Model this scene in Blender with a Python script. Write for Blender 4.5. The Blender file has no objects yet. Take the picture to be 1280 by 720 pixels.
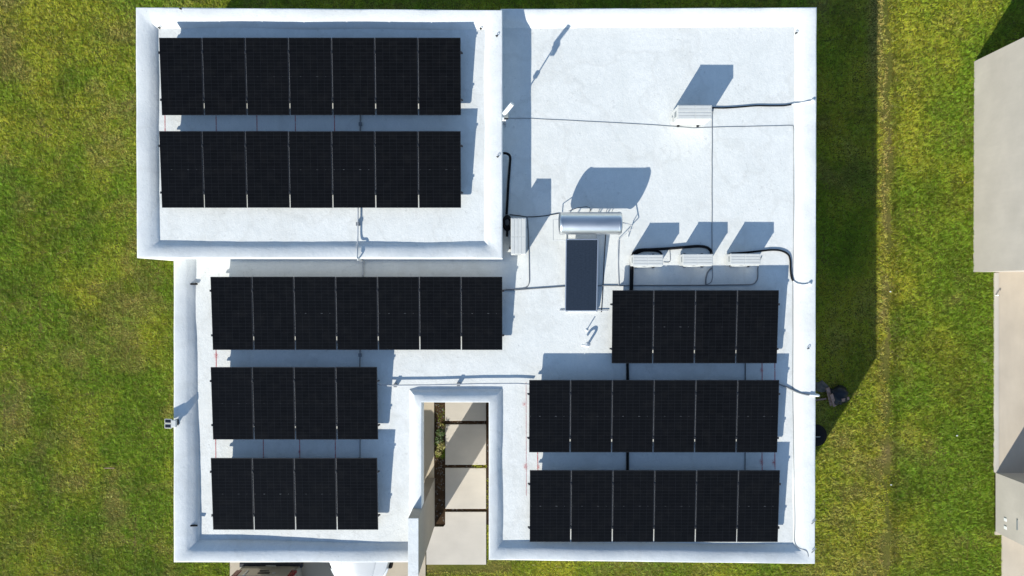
import bpy, bmesh, math, random
import numpy as np
from mathutils import Vector, Matrix
random.seed(7); rng = np.random.default_rng(7)
S = bpy.context.scene
COL = S.collection

# ------------------------------------------------------------------ camera figures
HC, F = 24.67, 950.0           # flying height of the drone, focal length in pixels of a 1280 wide frame
ZR, ZP = 3.25, 3.45            # main roof, its parapet
ZUR, ZUP = 3.92, 4.08          # raised roof, its parapet
def P(px, py, z=0.0):
    k = (HC - z) / F
    return Vector(((px - 640) * k, (360 - py) * k, z))
def X(px, z=0.0): return (px - 640) * (HC - z) / F
def Y(py, z=0.0): return (360 - py) * (HC - z) / F

# ------------------------------------------------------------------ object helpers
def obj(name, bm, mat, parent=None, smooth=False, loc=None, rot=None):
    me = bpy.data.meshes.new(name); bm.normal_update(); bm.to_mesh(me); bm.free()
    if smooth:
        for p in me.polygons: p.use_smooth = True
    o = bpy.data.objects.new(name, me); COL.objects.link(o)
    for m in (mat if isinstance(mat, (list, tuple)) else [mat]): me.materials.append(m)
    if parent: o.parent = parent
    if loc is not None: o.location = loc
    if rot is not None: o.rotation_euler = rot
    return o
def thing(name, label, cat, loc=(0, 0, 0), rotz=0.0, group=None):
    o = bpy.data.objects.new(name, None); COL.objects.link(o)
    o.empty_display_size = 0.2
    o.location = loc; o.rotation_euler = (0, 0, rotz)
    return tag(o, label, cat, group)
def tag(o, label, cat, group=None):
    o["label"] = label; o["category"] = cat
    if group: o["group"] = group
    return o
def dup(root, loc, rotz=None, label=None, group=None):
    r = root.copy(); COL.objects.link(r); r.location = loc
    if rotz is not None: r.rotation_euler = (r.rotation_euler[0], r.rotation_euler[1], rotz)
    if label: r["label"] = label
    if group: r["group"] = group
    for ch in list(root.children):
        c = ch.copy(); COL.objects.link(c); c.parent = r
        for g in list(ch.children):
            d = g.copy(); COL.objects.link(d); d.parent = c
    return r
def BM(): return bmesh.new()
def box(bm, x0, x1, y0, y1, z0, z1, bev=0.0, M=None, seg=2):
    r = bmesh.ops.create_cube(bm, size=1.0); vs = r['verts']
    for v in vs:
        v.co = Vector((x0 + (v.co.x + .5) * (x1 - x0), y0 + (v.co.y + .5) * (y1 - y0), z0 + (v.co.z + .5) * (z1 - z0)))
    if bev > 0:
        es = list({e for v in vs for e in v.link_edges})
        res = bmesh.ops.bevel(bm, geom=es, offset=bev, segments=seg, affect='EDGES', profile=0.5)
        vs = list({v for f in res['faces'] for v in f.verts} | {v for v in vs if v.is_valid})
    if M is not None:
        for v in vs: v.co = M @ v.co
    return vs
def tube(bm, pts, r, seg=8, smooth=True, cap=True):
    pts = [Vector(p) for p in pts]
    if smooth and len(pts) > 2: pts = catmull(pts)
    rings = []; up = None
    for i, p in enumerate(pts):
        a = pts[max(i - 1, 0)]; b = pts[min(i + 1, len(pts) - 1)]
        t = (b - a).normalized()
        if up is None:
            up = Vector((0, 0, 1)) if abs(t.z) < .9 else Vector((1, 0, 0))
        n = (up - t * up.dot(t)).normalized(); up = n; bi = t.cross(n)
        rr = r(i / (len(pts) - 1)) if callable(r) else r
        rings.append([bm.verts.new(p + (n * math.cos(2 * math.pi * k / seg) + bi * math.sin(2 * math.pi * k / seg)) * rr) for k in range(seg)])
    for a, b in zip(rings, rings[1:]):
        for k in range(seg): bm.faces.new((a[k], a[(k + 1) % seg], b[(k + 1) % seg], b[k]))
    if cap: bm.faces.new(rings[0][::-1]); bm.faces.new(rings[-1])
def catmull(pts, n=6):
    out = []
    for i in range(len(pts) - 1):
        p0 = pts[max(i - 1, 0)]; p1 = pts[i]; p2 = pts[i + 1]; p3 = pts[min(i + 2, len(pts) - 1)]
        for k in range(n):
            t = k / n
            out.append(.5 * ((2 * p1) + (p2 - p0) * t + (2 * p0 - 5 * p1 + 4 * p2 - p3) * t * t + (3 * p1 - p0 - 3 * p2 + p3) * t ** 3))
    out.append(pts[-1]); return out
def prism(bm, poly, z0, z1):
    lo = [bm.verts.new((x, y, z0)) for x, y in poly]; hi = [bm.verts.new((x, y, z1)) for x, y in poly]
    n = len(poly)
    bm.faces.new(lo[::-1]); bm.faces.new(hi)
    for i in range(n): bm.faces.new((lo[i], lo[(i + 1) % n], hi[(i + 1) % n], hi[i]))
    bmesh.ops.recalc_face_normals(bm, faces=bm.faces)
def lathe(bm, prof, c=(0, 0, 0), seg=32, M=None):
    rings = []
    for r, z in prof:
        rings.append([bm.verts.new(Vector((c[0] + r * math.cos(2 * math.pi * k / seg), c[1] + r * math.sin(2 * math.pi * k / seg), c[2] + z))) for k in range(seg)])
    for a, b in zip(rings, rings[1:]):
        for k in range(seg): bm.faces.new((a[k], a[(k + 1) % seg], b[(k + 1) % seg], b[k]))
    bm.faces.new(rings[0][::-1]); bm.faces.new(rings[-1])
    if M is not None:
        for rg in rings:
            for v in rg: v.co = M @ v.co
def loft(bm, secs, cap=True):
    rings = [[bm.verts.new(p) for p in s] for s in secs]; n = len(rings[0])
    for a, b in zip(rings, rings[1:]):
        for k in range(n): bm.faces.new((a[k], a[(k + 1) % n], b[(k + 1) % n], b[k]))
    if cap: bm.faces.new(rings[0][::-1]); bm.faces.new(rings[-1])
    bmesh.ops.recalc_face_normals(bm, faces=bm.faces)

# ------------------------------------------------------------------ materials
class N:
    def __init__(s, name):
        s.m = bpy.data.materials.new(name); s.m.use_nodes = True
        s.nt = s.m.node_tree; s.b = s.nt.nodes["Principled BSDF"]
    def new(s, t, **kw):
        n = s.nt.nodes.new(t)
        for k, v in kw.items(): setattr(n, k, v)
        return n
    def link(s, a, b): s.nt.links.new(a, b)
    def coord(s, kind='Object'):
        return s.new('ShaderNodeTexCoord').outputs[kind]
    def world(s): return s.new('ShaderNodeNewGeometry').outputs['Position']
    def noise(s, vec, scale, detail=4, rough=.55, stretch=None):
        if stretch:
            mp = s.new('ShaderNodeMapping'); mp.inputs['Scale'].default_value = stretch
            s.link(vec, mp.inputs['Vector']); vec = mp.outputs[0]
        n = s.new('ShaderNodeTexNoise'); n.inputs['Scale'].default_value = scale
        n.inputs['Detail'].default_value = detail; n.inputs['Roughness'].default_value = rough
        s.link(vec, n.inputs['Vector']); return n.outputs['Fac']
    def ramp(s, fac, stops):
        r = s.new('ShaderNodeValToRGB'); e = r.color_ramp.elements
        while len(e) < len(stops): e.new(.5)
        for q, (p, c) in zip(e, stops):
            q.position = p; q.color = (c[0], c[1], c[2], 1) if isinstance(c, (tuple, list)) else (c, c, c, 1)
        s.link(fac, r.inputs[0]); return r.outputs[0]
    def math(s, op, a, b=None, c=None):
        n = s.new('ShaderNodeMath', operation=op)
        for i, v in enumerate((a, b, c)):
            if v is None: continue
            if isinstance(v, (int, float)): n.inputs[i].default_value = v
            else: s.link(v, n.inputs[i])
        return n.outputs[0]
    def mix(s, fac, a, b, mode='MIX'):
        n = s.new('ShaderNodeMix', data_type='RGBA', blend_type=mode)
        for sock, v in ((n.inputs[0], fac), (n.inputs[6], a), (n.inputs[7], b)):
            if isinstance(v, (int, float)): sock.default_value = v
            elif isinstance(v, (tuple, list)): sock.default_value = (v[0], v[1], v[2], 1)
            else: s.link(v, sock)
        return n.outputs[2]
    def bump(s, h, strength=.3, dist=.01):
        n = s.new('ShaderNodeBump'); n.inputs['Strength'].default_value = strength; n.inputs['Distance'].default_value = dist
        s.link(h, n.inputs['Height']); s.link(n.outputs[0], s.b.inputs['Normal'])
    def color(s, v):
        if isinstance(v, (tuple, list)): s.b.inputs['Base Color'].default_value = (v[0], v[1], v[2], 1)
        else: s.link(v, s.b.inputs['Base Color'])
    def pset(s, **kw):
        names = dict(rough='Roughness', metal='Metallic', spec='Specular IOR Level', coat='Coat Weight', alpha='Alpha')
        for k, v in kw.items(): s.b.inputs[names[k]].default_value = v
        return s
def plain(name, c, rough=.6, metal=0.0, spec=.5, var=.12, scale=6.0):
    n = N(name); f = n.noise(n.coord(), scale, 5)
    lo = tuple(q * (1 - var) for q in c); hi = tuple(min(1, q * (1 + var)) for q in c)
    n.color(n.ramp(f, [(.3, lo), (.7, hi)])); n.pset(rough=rough, metal=metal, spec=spec)
    return n.m
def roof_paint(name, base, dirt=.6):
    n = N(name); w = n.world()
    big = n.noise(w, .45, 4); mid = n.noise(w, 2.0, 6, .6); br = n.noise(w, 8, 6, .72, (1, .7, 1)); fine = n.noise(w, 26, 4, .7)
    c = n.ramp(big, [(.3, tuple(q * k for q, k in zip(base, (.93, .93, .915)))), (.7, base)])
    c = n.mix(n.math('MULTIPLY', n.ramp(mid, [(.45, 0.0), (.72, 1.0)]), .55 * dirt), c, tuple(q * k for q, k in zip(base, (.82, .83, .82))))
    c = n.mix(n.math('MULTIPLY', n.ramp(br, [(.42, 0.0), (.70, 1.0)]), .55 * dirt), c, tuple(q * k for q, k in zip(base, (.84, .855, .86))))
    c = n.mix(n.math('MULTIPLY', n.ramp(fine, [(.45, 0.0), (.70, 1.0)]), .40 * dirt), c, tuple(q * k for q, k in zip(base, (.80, .81, .81))))
    stk = n.noise(w, 3.2, 5, .7, (2.6, .5, 1))
    c = n.mix(n.math('MULTIPLY', n.ramp(stk, [(.55, 0.0), (.75, 1.0)]), .30 * dirt), c, tuple(q * k for q, k in zip(base, (.80, .80, .78))))
    sp = n.noise(w, 6.5, 2, .5); sp2 = n.noise(w, 17, 2, .5)
    c = n.mix(n.math('MULTIPLY', n.ramp(sp, [(.68, 0.0), (.76, 1.0)]), .40 * dirt), c, (.50, .50, .47))
    c = n.mix(n.math('MULTIPLY', n.ramp(sp2, [(.72, 0.0), (.78, 1.0)]), .55 * dirt), c, (.36, .35, .32))
    pond = n.noise(w, .55, 5, .5); ed = n.ramp(pond, [(.47, 0.0), (.505, 1.0), (.515, 1.0), (.53, 0.0)])
    c = n.mix(n.math('MULTIPLY', ed, .17 * dirt), c, (.50, .49, .45))
    vo = n.new('ShaderNodeTexVoronoi', feature='DISTANCE_TO_EDGE'); vo.inputs['Scale'].default_value = .75
    wv = n.new('ShaderNodeVectorMath', operation='ADD'); nz = n.new('ShaderNodeTexNoise'); nz.inputs['Scale'].default_value = 2.5; nz.inputs['Detail'].default_value = 4
    n.link(w, nz.inputs['Vector']); n.link(w, wv.inputs[0]); n.link(nz.outputs['Color'], wv.inputs[1]); n.link(wv.outputs[0], vo.inputs['Vector'])
    ck = n.math('MULTIPLY', n.math('LESS_THAN', vo.outputs['Distance'], .007), n.ramp(n.noise(w, .8, 3), [(.52, 0.0), (.60, 1.0)]))
    c = n.mix(n.math('MULTIPLY', ck, .18 * dirt), c, (.40, .39, .36))
    n.color(c); n.pset(rough=.62, spec=.3)
    h = n.math('ADD', n.math('MULTIPLY', br, .8), n.math('MULTIPLY', fine, .35))
    n.bump(h, .40, .03)
    return n.m
def concrete(name, c, streak=(1, .25, 1)):
    n = N(name); w = n.world()
    a = n.noise(w, .9, 5); b = n.noise(w, 6, 6, .65, streak); f = n.noise(w, 60, 3)
    k = n.ramp(a, [(.3, tuple(q * .88 for q in c)), (.7, tuple(q * 1.05 for q in c))])
    k = n.mix(n.math('MULTIPLY', n.ramp(b, [(.4, 0.0), (.7, 1.0)]), .22), k, tuple(q * .78 for q in c))
    k = n.mix(n.math('MULTIPLY', f, .12), k, tuple(q * .6 for q in c))
    n.color(k); n.pset(rough=.85, spec=.25); n.bump(f, .25, .006)
    return n.m
MT = {}
MT['roof'] = roof_paint('roof_paint', (.745, .745, .715), 1.2)
MT['parapet'] = roof_paint('parapet_paint', (.715, .72, .705), .9)
MT['wall'] = roof_paint('wall_paint', (.80, .79, .76), .5)
MT['fin'] = concrete('fin_render', (.33, .295, .25), (1, 1, .2))
MT['court_conc'] = concrete('slab_concrete', (.56, .51, .44), (.3, 1, 1))
MT['drive'] = concrete('drive_concrete', (.50, .43, .33))
MT['patio'] = concrete('patio_concrete', (.54, .465, .365))
MT['kerb'] = concrete('kerb_concrete', (.55, .50, .43))
MT['nwall'] = concrete('neighbour_render', (.53, .48, .42), (1, 1, .3))
MT['nwall2'] = concrete('outbuilding_render', (.50, .452, .395), (1, 1, .3))
MT['white_plastic'] = plain('white_plastic', (.78, .78, .76), .4, var=.04)
MT['ac'] = plain('ac_casing', (.56, .56, .53), .45, var=.05)
MT['dark_plastic'] = plain('dark_plastic', (.02, .02, .022), .45)
MT['grey_plastic'] = plain('grey_plastic', (.20, .22, .22), .5)
MT['rubber'] = plain('black_rubber', (.010, .010, .011), .75, spec=.12)
MT['conduit'] = plain('grey_conduit', (.42, .43, .44), .5)
MT['conduit_dark'] = plain('dark_conduit', (.16, .17, .18), .55)
MT['alu'] = plain('aluminium', (.62, .63, .64), .35, 1.0, var=.06)
MT['galv'] = plain('galvanised_steel', (.45, .46, .47), .45, .9)
MT['black_alu'] = plain('black_aluminium', (.02, .02, .022), .4, .3)
MT['glass_dark'] = plain('dark_glass', (.012, .014, .016), .06, var=.02)
MT['gap_light'] = plain('gap_light_strip', (.20, .20, .20), .6)  # even grey for the strips added to brighten the panel gaps
MT['soil'] = None
def soil():
    n = N('bed_soil'); w = n.world()
    a = n.noise(w, 5, 6, .65); b = n.noise(w, 38, 4, .7)
    c = n.ramp(a, [(.25, (.028, .017, .010)), (.55, (.075, .045, .024)), (.8, (.15, .105, .06))])
    c = n.mix(n.math('MULTIPLY', b, .5), c, (.02, .013, .008)); n.color(c); n.pset(rough=.95, spec=.1); n.bump(b, .8, .03)
    return n.m
MT['soil'] = soil()
def ground():
    n = N('lawn_ground'); w = n.world()
    a = n.noise(w, .7, 5, .6); b = n.noise(w, 14, 5, .7)
    c = n.ramp(a, [(.3, (.10, .12, .017)), (.55, (.155, .15, .028)), (.75, (.21, .16, .06))])
    c = n.mix(n.math('MULTIPLY', n.ramp(b, [(.35, 0.0), (.7, 1.0)]), .6), c, (.035, .028, .012))
    n.color(c); n.pset(rough=.95, spec=.1); n.bump(b, .8, .04)
    return n.m
MT['ground'] = ground()
def grass_mat():
    n = N('grass_blades'); at = n.new('ShaderNodeAttribute', attribute_name='blade_colour')
    n.color(at.outputs['Color']); n.pset(rough=.6, spec=.2)
    tr = n.new('ShaderNodeBsdfTranslucent'); n.link(at.outputs['Color'], tr.inputs[0]); mx = n.new('ShaderNodeMixShader'); mx.inputs[0].default_value = .3
    n.link(n.b.outputs[0], mx.inputs[1]); n.link(tr.outputs[0], mx.inputs[2]); n.link(mx.outputs[0], n.nt.nodes['Material Output'].inputs[0])
    return n.m
MT['grass'] = grass_mat()
def cells():
    n = N('solar_cells'); o = n.coord()
    sx = n.new('ShaderNodeSeparateXYZ'); n.link(o, sx.inputs[0]); x, y = sx.outputs[0], sx.outputs[1]
    def lines(v, pitch, half):
        f = n.math('FRACT', n.math('ADD', n.math('DIVIDE', v, pitch), 40.0))
        d = n.math('ABSOLUTE', n.math('SUBTRACT', f, .5))           # .5 on the line
        return n.math('GREATER_THAN', d, .5 - half / pitch)
    gx = lines(x, .182, .0035); gy = lines(n.math('ADD', y, .0), .0905, .0030)
    bus = lines(x, .0182, .0010)
    mid = n.math('LESS_THAN', n.math('ABSOLUTE', y), .006)
    dash = n.math('MULTIPLY', mid, n.math('GREATER_THAN', n.noise(o, 9, 1, .5, (1, .01, 1)), .60))
    cellv = n.new('ShaderNodeTexVoronoi'); cellv.inputs['Scale'].default_value = 1.0
    sn = n.new('ShaderNodeVectorMath', operation='SNAP'); n.link(o, sn.inputs[0]); sn.inputs[1].default_value = (.182, .0905, 10)
    wn = n.new('ShaderNodeTexWhiteNoise'); n.link(sn.outputs[0], wn.inputs[0])
    ri = n.new('ShaderNodeObjectInfo').outputs['Random']
    base = n.mix(wn.outputs[0], (.0030, .0031, .0034), (.0046, .0047, .0052))
    base = n.mix(n.math('MULTIPLY', ri, .5), base, (.0048, .0050, .0056))
    c = n.mix(n.math('MULTIPLY', bus, .5), base, (.011, .012, .014))
    c = n.mix(n.math('MULTIPLY', gy, .42), c, (.026, .028, .032))
    c = n.mix(n.math('MULTIPLY', gx, .42), c, (.020, .022, .026))
    c = n.mix(n.math('MULTIPLY', dash, n.ramp(ri, [(.45, .04), (1.0, .40)])), c, (.22, .23, .24))
    du = n.noise(n.world(), 3.0, 5, .6)
    c = n.mix(n.math('MULTIPLY', n.ramp(du, [(.5, 0.0), (.8, 1.0)]), .02), c, (.16, .15, .13))
    n.color(c); n.pset(rough=.2, spec=.09)
    return n.m
MT['cells'] = cells()
MT['panel_frame'] = plain('panel_frame', (.014, .014, .016), .4, .4)
def steel():
    n = N('stainless_steel'); o = n.coord()
    f = n.noise(o, 3, 2, .5, (.4, 1, 1)); n.color(n.ramp(f, [(.3, (.54, .55, .56)), (.7, (.62, .63, .64))]))
    n.link(n.ramp(f, [(.3, .36), (.7, .40)]), n.b.inputs['Roughness']); n.pset(metal=1.0)
    return n.m
MT['steel'] = steel()
def absorber():
    n = N('collector_glass'); o = n.coord(); sx = n.new('ShaderNodeSeparateXYZ'); n.link(o, sx.inputs[0])
    fr = n.math('FRACT', n.math('ADD', n.math('DIVIDE', sx.outputs[0], .105), 20))
    ln = n.math('GREATER_THAN', n.math('ABSOLUTE', n.math('SUBTRACT', fr, .5)), .44)
    t = n.noise(o, 14, 4, .7, (1, 2.5, 1))
    c = n.ramp(t, [(.3, (.012, .017, .026)), (.7, (.022, .030, .044))])
    n.color(n.mix(n.math('MULTIPLY', ln, .4), c, (.012, .016, .024))); n.pset(rough=.12, spec=.5)
    return n.m
MT['absorber'] = absorber()
def chalk():
    n = N('red_chalk'); w = n.world(); f = n.noise(w, 22, 4, .7)
    n.color(n.ramp(f, [(.35, (.55, .16, .16)), (.7, (.42, .06, .07))])); n.pset(rough=.9, spec=.1)
    n.link(n.ramp(n.noise(w, 30, 3, .7), [(.38, .25), (.55, .95)]), n.b.inputs['Alpha'])
    return n.m
MT['chalk'] = chalk()
def spray():
    n = N('red_spray'); w = n.coord()
    ln = n.new('ShaderNodeVectorMath', operation='LENGTH'); n.link(w, ln.inputs[0])
    fall = n.math('MAXIMUM', n.math('SUBTRACT', 1.0, n.math('MULTIPLY', ln.outputs['Value'], 5.6)), 0.0)
    f = n.noise(n.world(), 40, 4, .7)
    a = n.math('MULTIPLY', n.math('MULTIPLY', fall, fall), n.ramp(f, [(.42, .05), (.60, 1.0)]))
    n.color((.62, .10, .11)); n.pset(rough=.9, spec=.1); n.link(a, n.b.inputs['Alpha'])
    return n.m
MT['spray'] = spray()
def car_paint(name, c, metal=0.0, rough=.25):
    n = N(name); f = n.noise(n.coord(), 3, 3); n.color(n.ramp(f, [(.3, tuple(q * .96 for q in c)), (.7, c)]))
    n.pset(rough=rough, metal=metal, coat=.6); n.b.inputs['Coat Roughness'].default_value = .08
    return n.m
MT['white_paint'] = car_paint('white_car_paint', (.50, .51, .515))
MT['silver_paint'] = car_paint('beige_silver_paint', (.40, .385, .33), .35, .35)
MT['red_lens'] = plain('red_lens', (.17, .008, .010), .2)
MT['clear_lens'] = plain('clear_lens', (.70, .72, .74), .1)
MT['tarp'] = plain('black_sack_plastic', (.010, .012, .016), .45, spec=.3, var=.3, scale=14)
MT['wood'] = plain('weathered_plank', (.30, .19, .15), .8, var=.3, scale=18)
MT['stone'] = plain('grey_stone', (.10, .09, .08), .9, var=.35, scale=12)
def leaf(name, a, b):
    n = N(name); f = n.noise(n.world(), 30, 3); n.color(n.ramp(f, [(.3, a), (.7, b)])); n.pset(rough=.55, spec=.3); return n.m
MT['leaf'] = leaf('green_leaf', (.022, .046, .009), (.060, .095, .018))
MT['leaf_dry'] = leaf('yellow_leaf', (.12, .13, .02), (.26, .22, .07))

# ------------------------------------------------------------------ roof heights
PROF = [(0.0, ZP), (.045, ZP + .004), (.30, ZP - .048), (.37, ZP - .078), (.46, ZP - .140), (.54, ZP - .185), (.62, ZP - .30), (.66, ZP - .45)]
UPROF = [(0.0, ZUP), (.045, ZUP + .004), (.30, ZUP - .045), (.37, ZUP - .070), (.46, ZUP - .12), (.53, ZUP - .165), (.60, ZUP - .30)]
cl, cr, ct = X(527, ZP), X(611, ZP), Y(503, ZP)            # courtyard: left, right, top edge
MAIN = [(X(217, ZP), .86), (X(217, ZP), Y(703, ZP)), (cl, Y(703, ZP)), (cl, ct), (cr, ct), (cr, Y(700, ZP)),
        (X(1019, ZP), Y(705, ZP)), (X(1021, ZP), Y(9, ZP)), (-.32, Y(11, ZP))]      # anticlockwise, open
UP = [(X(169.5, ZUP), Y(9, ZUP)), (X(171, ZUP), Y(322.5, ZUP)), (X(628, ZUP), Y(323, ZUP)), (X(628, ZUP), Y(12.5, ZUP))]
UY, UX = UP[1][1], UP[2][0]
PWID = [1.0, .86, .66, .62, .70, .86, 1.0, .86]       # width factor of each stretch of the main parapet
UWID = [1.0, .86, .95, .95]
def sm(t): t = min(max(t, 0), 1); return t * t * (3 - 2 * t)
def roofz(x, y):
    z = ZR - .12 * sm((-x - 2.6) / 6.6) * sm((-y - .5) / 7.0)
    return z + .006 * math.sin(x * 1.3 + 1.1 * math.sin(y * .7)) * math.cos(y * 1.1 + .6)
def uroofz(x, y): return ZUR - .02 * sm((-x - 7.5) / 2.5) + .005 * math.sin(x * 1.1 + y) * math.cos(y * 1.3)
def segd(x, y, poly, closed, wid):
    d = 1e9; n = len(poly)
    for i in range(n if closed else n - 1):
        (ax, ay), (bx, by) = poly[i], poly[(i + 1) % n]
        t = ((x - ax) * (bx - ax) + (y - ay) * (by - ay)) / ((bx - ax) ** 2 + (by - ay) ** 2); t = min(max(t, 0), 1)
        d = min(d, math.hypot(x - ax - t * (bx - ax), y - ay - t * (by - ay)) / wid[i])
    return d
def prof(p, d):
    for (a, za), (b, zb) in zip(p, p[1:]):
        if d <= b: return za + (zb - za) * (d - a) / (b - a)
    return -9
def surfz(x, y, up=False):
    if up: return max(uroofz(x, y), prof(UPROF, segd(x, y, UP, True, UWID)))
    return max(roofz(x, y), prof(PROF, segd(x, y, MAIN, False, PWID)))
def onroof(px, py, h, up=False):
    z = (ZUR if up else ZR)
    for _ in range(4):
        p = P(px, py, z); z = surfz(p.x, p.y, up) + h
    return P(px, py, z)

# ------------------------------------------------------------------ setting: ground
bm = BM(); bmesh.ops.create_grid(bm, x_segments=1, y_segments=1, size=400)
g = obj('ground', bm, MT['ground']); g["kind"] = "structure"
bm = BM()
prism(bm, [(X(288), -24), (X(532), -24), (X(532), Y(657.5)), (cl, Y(657.5)), (cl, ct), (X(217, ZP) + .2, ct), (X(217, ZP) + .2, -7.66), (X(288), -7.7)], -.1, .045)
d = obj('driveway', bm, MT['drive']); d["kind"] = "structure"
bm = BM(); box(bm, cl, cr, Y(657), ct, -.1, .012)
d = obj('soil_bed', bm, MT['soil']); d["kind"] = "structure"
# courtyard slabs
sx0, sx1 = X(556.5, .05), X(607.6, .05)
slabs = [((sx0, sx1), (Y(526, .05), ct + .0), "pale concrete paving slab at the shaded head of the courtyard path"),
         ((sx0, sx1), (Y(581, .05), Y(530.5, .05)), "concrete paving slab second from the courtyard's head, beside the small plants"),
         ((sx0, sx1), (Y(636, .05), Y(585, .05)), "concrete paving slab above the brown gap, second from the lawn"),]
for i, (xs, ys, lab) in enumerate(slabs):
    bm = BM(); box(bm, xs[0], xs[1], ys[0], ys[1], -.05, .055, .012)
    tag(obj('paving_slab', bm, MT['court_conc']), lab, 'paving slab', 'concrete slabs of the courtyard path')
bm = BM(); s4 = [(X(533.2), Y(705)), (sx1, Y(705)), (sx1, Y(640, .05)), (sx0, Y(640, .05)), (sx0, Y(655)), (sx0 - .06, Y(657.8)), (X(533.2), Y(657.8))]
prism(bm, s4, -.05, .055)
tag(obj('paving_slab', bm, MT['court_conc']), 'largest paving slab, L-shaped, where the courtyard path meets the lawn', 'paving slab', 'concrete slabs of the courtyard path')
r_ = random.Random(4); bm = BM()
for k in range(260):
    u = r_.random()
    x_, y_ = (r_.uniform(cl + .02, sx0 - .03), r_.uniform(Y(652), ct - .05)) if u < .7 else ((r_.uniform(sx0, sx1), Y(r_.choice((528.3, 583, 638))) + r_.uniform(-.05, .05)) if u < .85 else (r_.uniform(sx1 + .03, cr - .02), r_.uniform(Y(650), ct - .1)))
    q = r_.uniform(.008, .028); res = bmesh.ops.create_icosphere(bm, subdivisions=1, radius=q)
    for v in res['verts']: v.co = Vector((x_ + v.co.x * r_.uniform(.8, 1.4), y_ + v.co.y, .012 + v.co.z * .6))
o = obj('soil_clods', bm, MT['stone']); o["kind"] = "stuff"; o["label"] = "small brown clods and pebbles scattered over the courtyard bed and joints"
# neighbour's patio
bm = BM(); prism(bm, [(X(1243), Y(337)), (X(1243), Y(668)), (X(1251.5), Y(668)), (X(1251.5), -26), (24, -26), (24, Y(337))], -.1, .06)
d = obj('patio', bm, MT['patio']); d["kind"] = "structure"
bm = BM(); box(bm, X(1242.5) - .02, X(1247), Y(590), Y(341), -.1, .075, .01)
d = obj('patio_kerb', bm, MT['kerb']); d["kind"] = "structure"

# ------------------------------------------------------------------ the house
house = thing('house', 'large white flat-roofed house with parapets, covered in solar panels', 'house')
def offset(poly, d, closed, wid):
    n = len(poly); out = []; E = []
    for i in range(n if closed else n - 1):
        a, b = Vector(poly[i]), Vector(poly[(i + 1) % n]); t = (b - a).normalized(); nn = Vector((-t.y, t.x))
        E.append((a + nn * d * wid[i], t))
    for i in range(n):
        if not closed and i in (0, n - 1):
            a, t = E[0] if i == 0 else E[-1]
            out.append(a + t * (Vector(poly[i]) - a).dot(t)); continue
        (a, t), (b, u) = E[i - 1], E[i % len(E)]
        cr_ = t.x * u.y - t.y * u.x; w = b - a
        out.append(a + t * ((w.x * u.y - w.y * u.x) / cr_))
    return out
def parapet(poly, profile, zbase, closed, wid, step=.22):
    bm = BM(); n = len(poly)
    prof2 = [(0.0, zbase), (0.0, profile[0][1] - .015)] + [(profile[0][0] + .015, profile[0][1])] + profile[1:]
    lines = [offset(poly, d, closed, wid) for d, z in prof2]
    rings = []
    cnt = n if closed else n - 1
    for i in range(cnt):
        L = (Vector(poly[(i + 1) % n]) - Vector(poly[i])).length; k = max(1, int(L / step))
        for q in range(k + (1 if (not closed and i == cnt - 1) else 0)):
            t = q / k; ring = []
            for (d, z), ln in zip(prof2, lines):
                p = ln[i].lerp(ln[(i + 1) % n], t)
                jz = 0 if z == zbase else .006 * math.sin(p.x * 2.1 + p.y * 2.7) + .003 * random.uniform(-1, 1)
                jx = (.010 * math.sin(p.x * 1.7 + p.y * 1.9 + d * 3) + .004 * random.uniform(-1, 1)) if d > .2 else 0
                ring.append(bm.verts.new((p.x + jx, p.y + jx, z + jz)))
            rings.append(ring)
    m = len(rings); K = len(prof2)
    for i in range(m if closed else m - 1):
        a, b = rings[i], rings[(i + 1) % m]
        for k in range(K - 1): bm.faces.new((a[k], b[k], b[k + 1], a[k + 1]))
    bmesh.ops.recalc_face_normals(bm, faces=bm.faces)
    return bm
def autosmooth(o, deg=38):
    for p in o.data.polygons: p.use_smooth = True
    o.data.set_sharp_from_angle(angle=math.radians(deg))
o = obj('parapet', parapet(MAIN, PROF, 2.9, False, PWID), MT['parapet'], house); autosmooth(o)
o = obj('parapet', parapet(UP, UPROF, 3.0, True, UWID), MT['parapet'], house); autosmooth(o)
def roofgrid(inside, fz, x0, x1, y0, y1, st=.15):
    bm = BM(); vs = {}
    nx, ny = int((x1 - x0) / st) + 1, int((y1 - y0) / st) + 1
    def V(i, j):
        if (i, j) not in vs:
            x, y = x0 + i * st, y0 + j * st; vs[i, j] = bm.verts.new((x, y, fz(x, y)))
        return vs[i, j]
    for i in range(nx):
        for j in range(ny):
            if inside(x0 + (i + .5) * st, y0 + (j + .5) * st): bm.faces.new((V(i, j), V(i + 1, j), V(i + 1, j + 1), V(i, j + 1)))
    return bm
def inmain(x, y):
    if not (MAIN[0][0] + .2 < x < MAIN[6][0] - .2 and y > -7.4 and y < 7.6): return False
    if y > UY + .15 and x < UX - .12: return False
    if cl - .2 < x < cr + .2 and y < ct + .2: return False
    return True
obj('roof', roofgrid(inmain, roofz, -9.4, 8.5, -7.6, 7.8), MT['roof'], house, smooth=True)
obj('roof', roofgrid(lambda x, y: UP[0][0] + .2 < x < UX - .2 and UY + .2 < y < 7.35, uroofz, -10.1, -.2, .8, 7.6), MT['roof'], house, smooth=True)
T = .22
bm = BM(); xw, ys, yn = MAIN[0][0], MAIN[1][1], MAIN[8][1]
box(bm, xw, xw + T, ys, UY - .01, 0, 2.9)                                            # west side
box(bm, xw + T, cr - .001, ct, ct + T, 0, 2.9)                                      # back of the carport and courtyard
obj('wall', bm, MT['wall'], house)
bm = BM()
prism(bm, [(cr, MAIN[5][1]), (MAIN[6][0], MAIN[6][1]), (MAIN[7][0], MAIN[7][1]), (MAIN[8][0], MAIN[8][1]), (MAIN[8][0], ct + T), (cr, ct + T)], 0, 2.899)
obj('wall', bm, MT['wall'], house)
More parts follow.
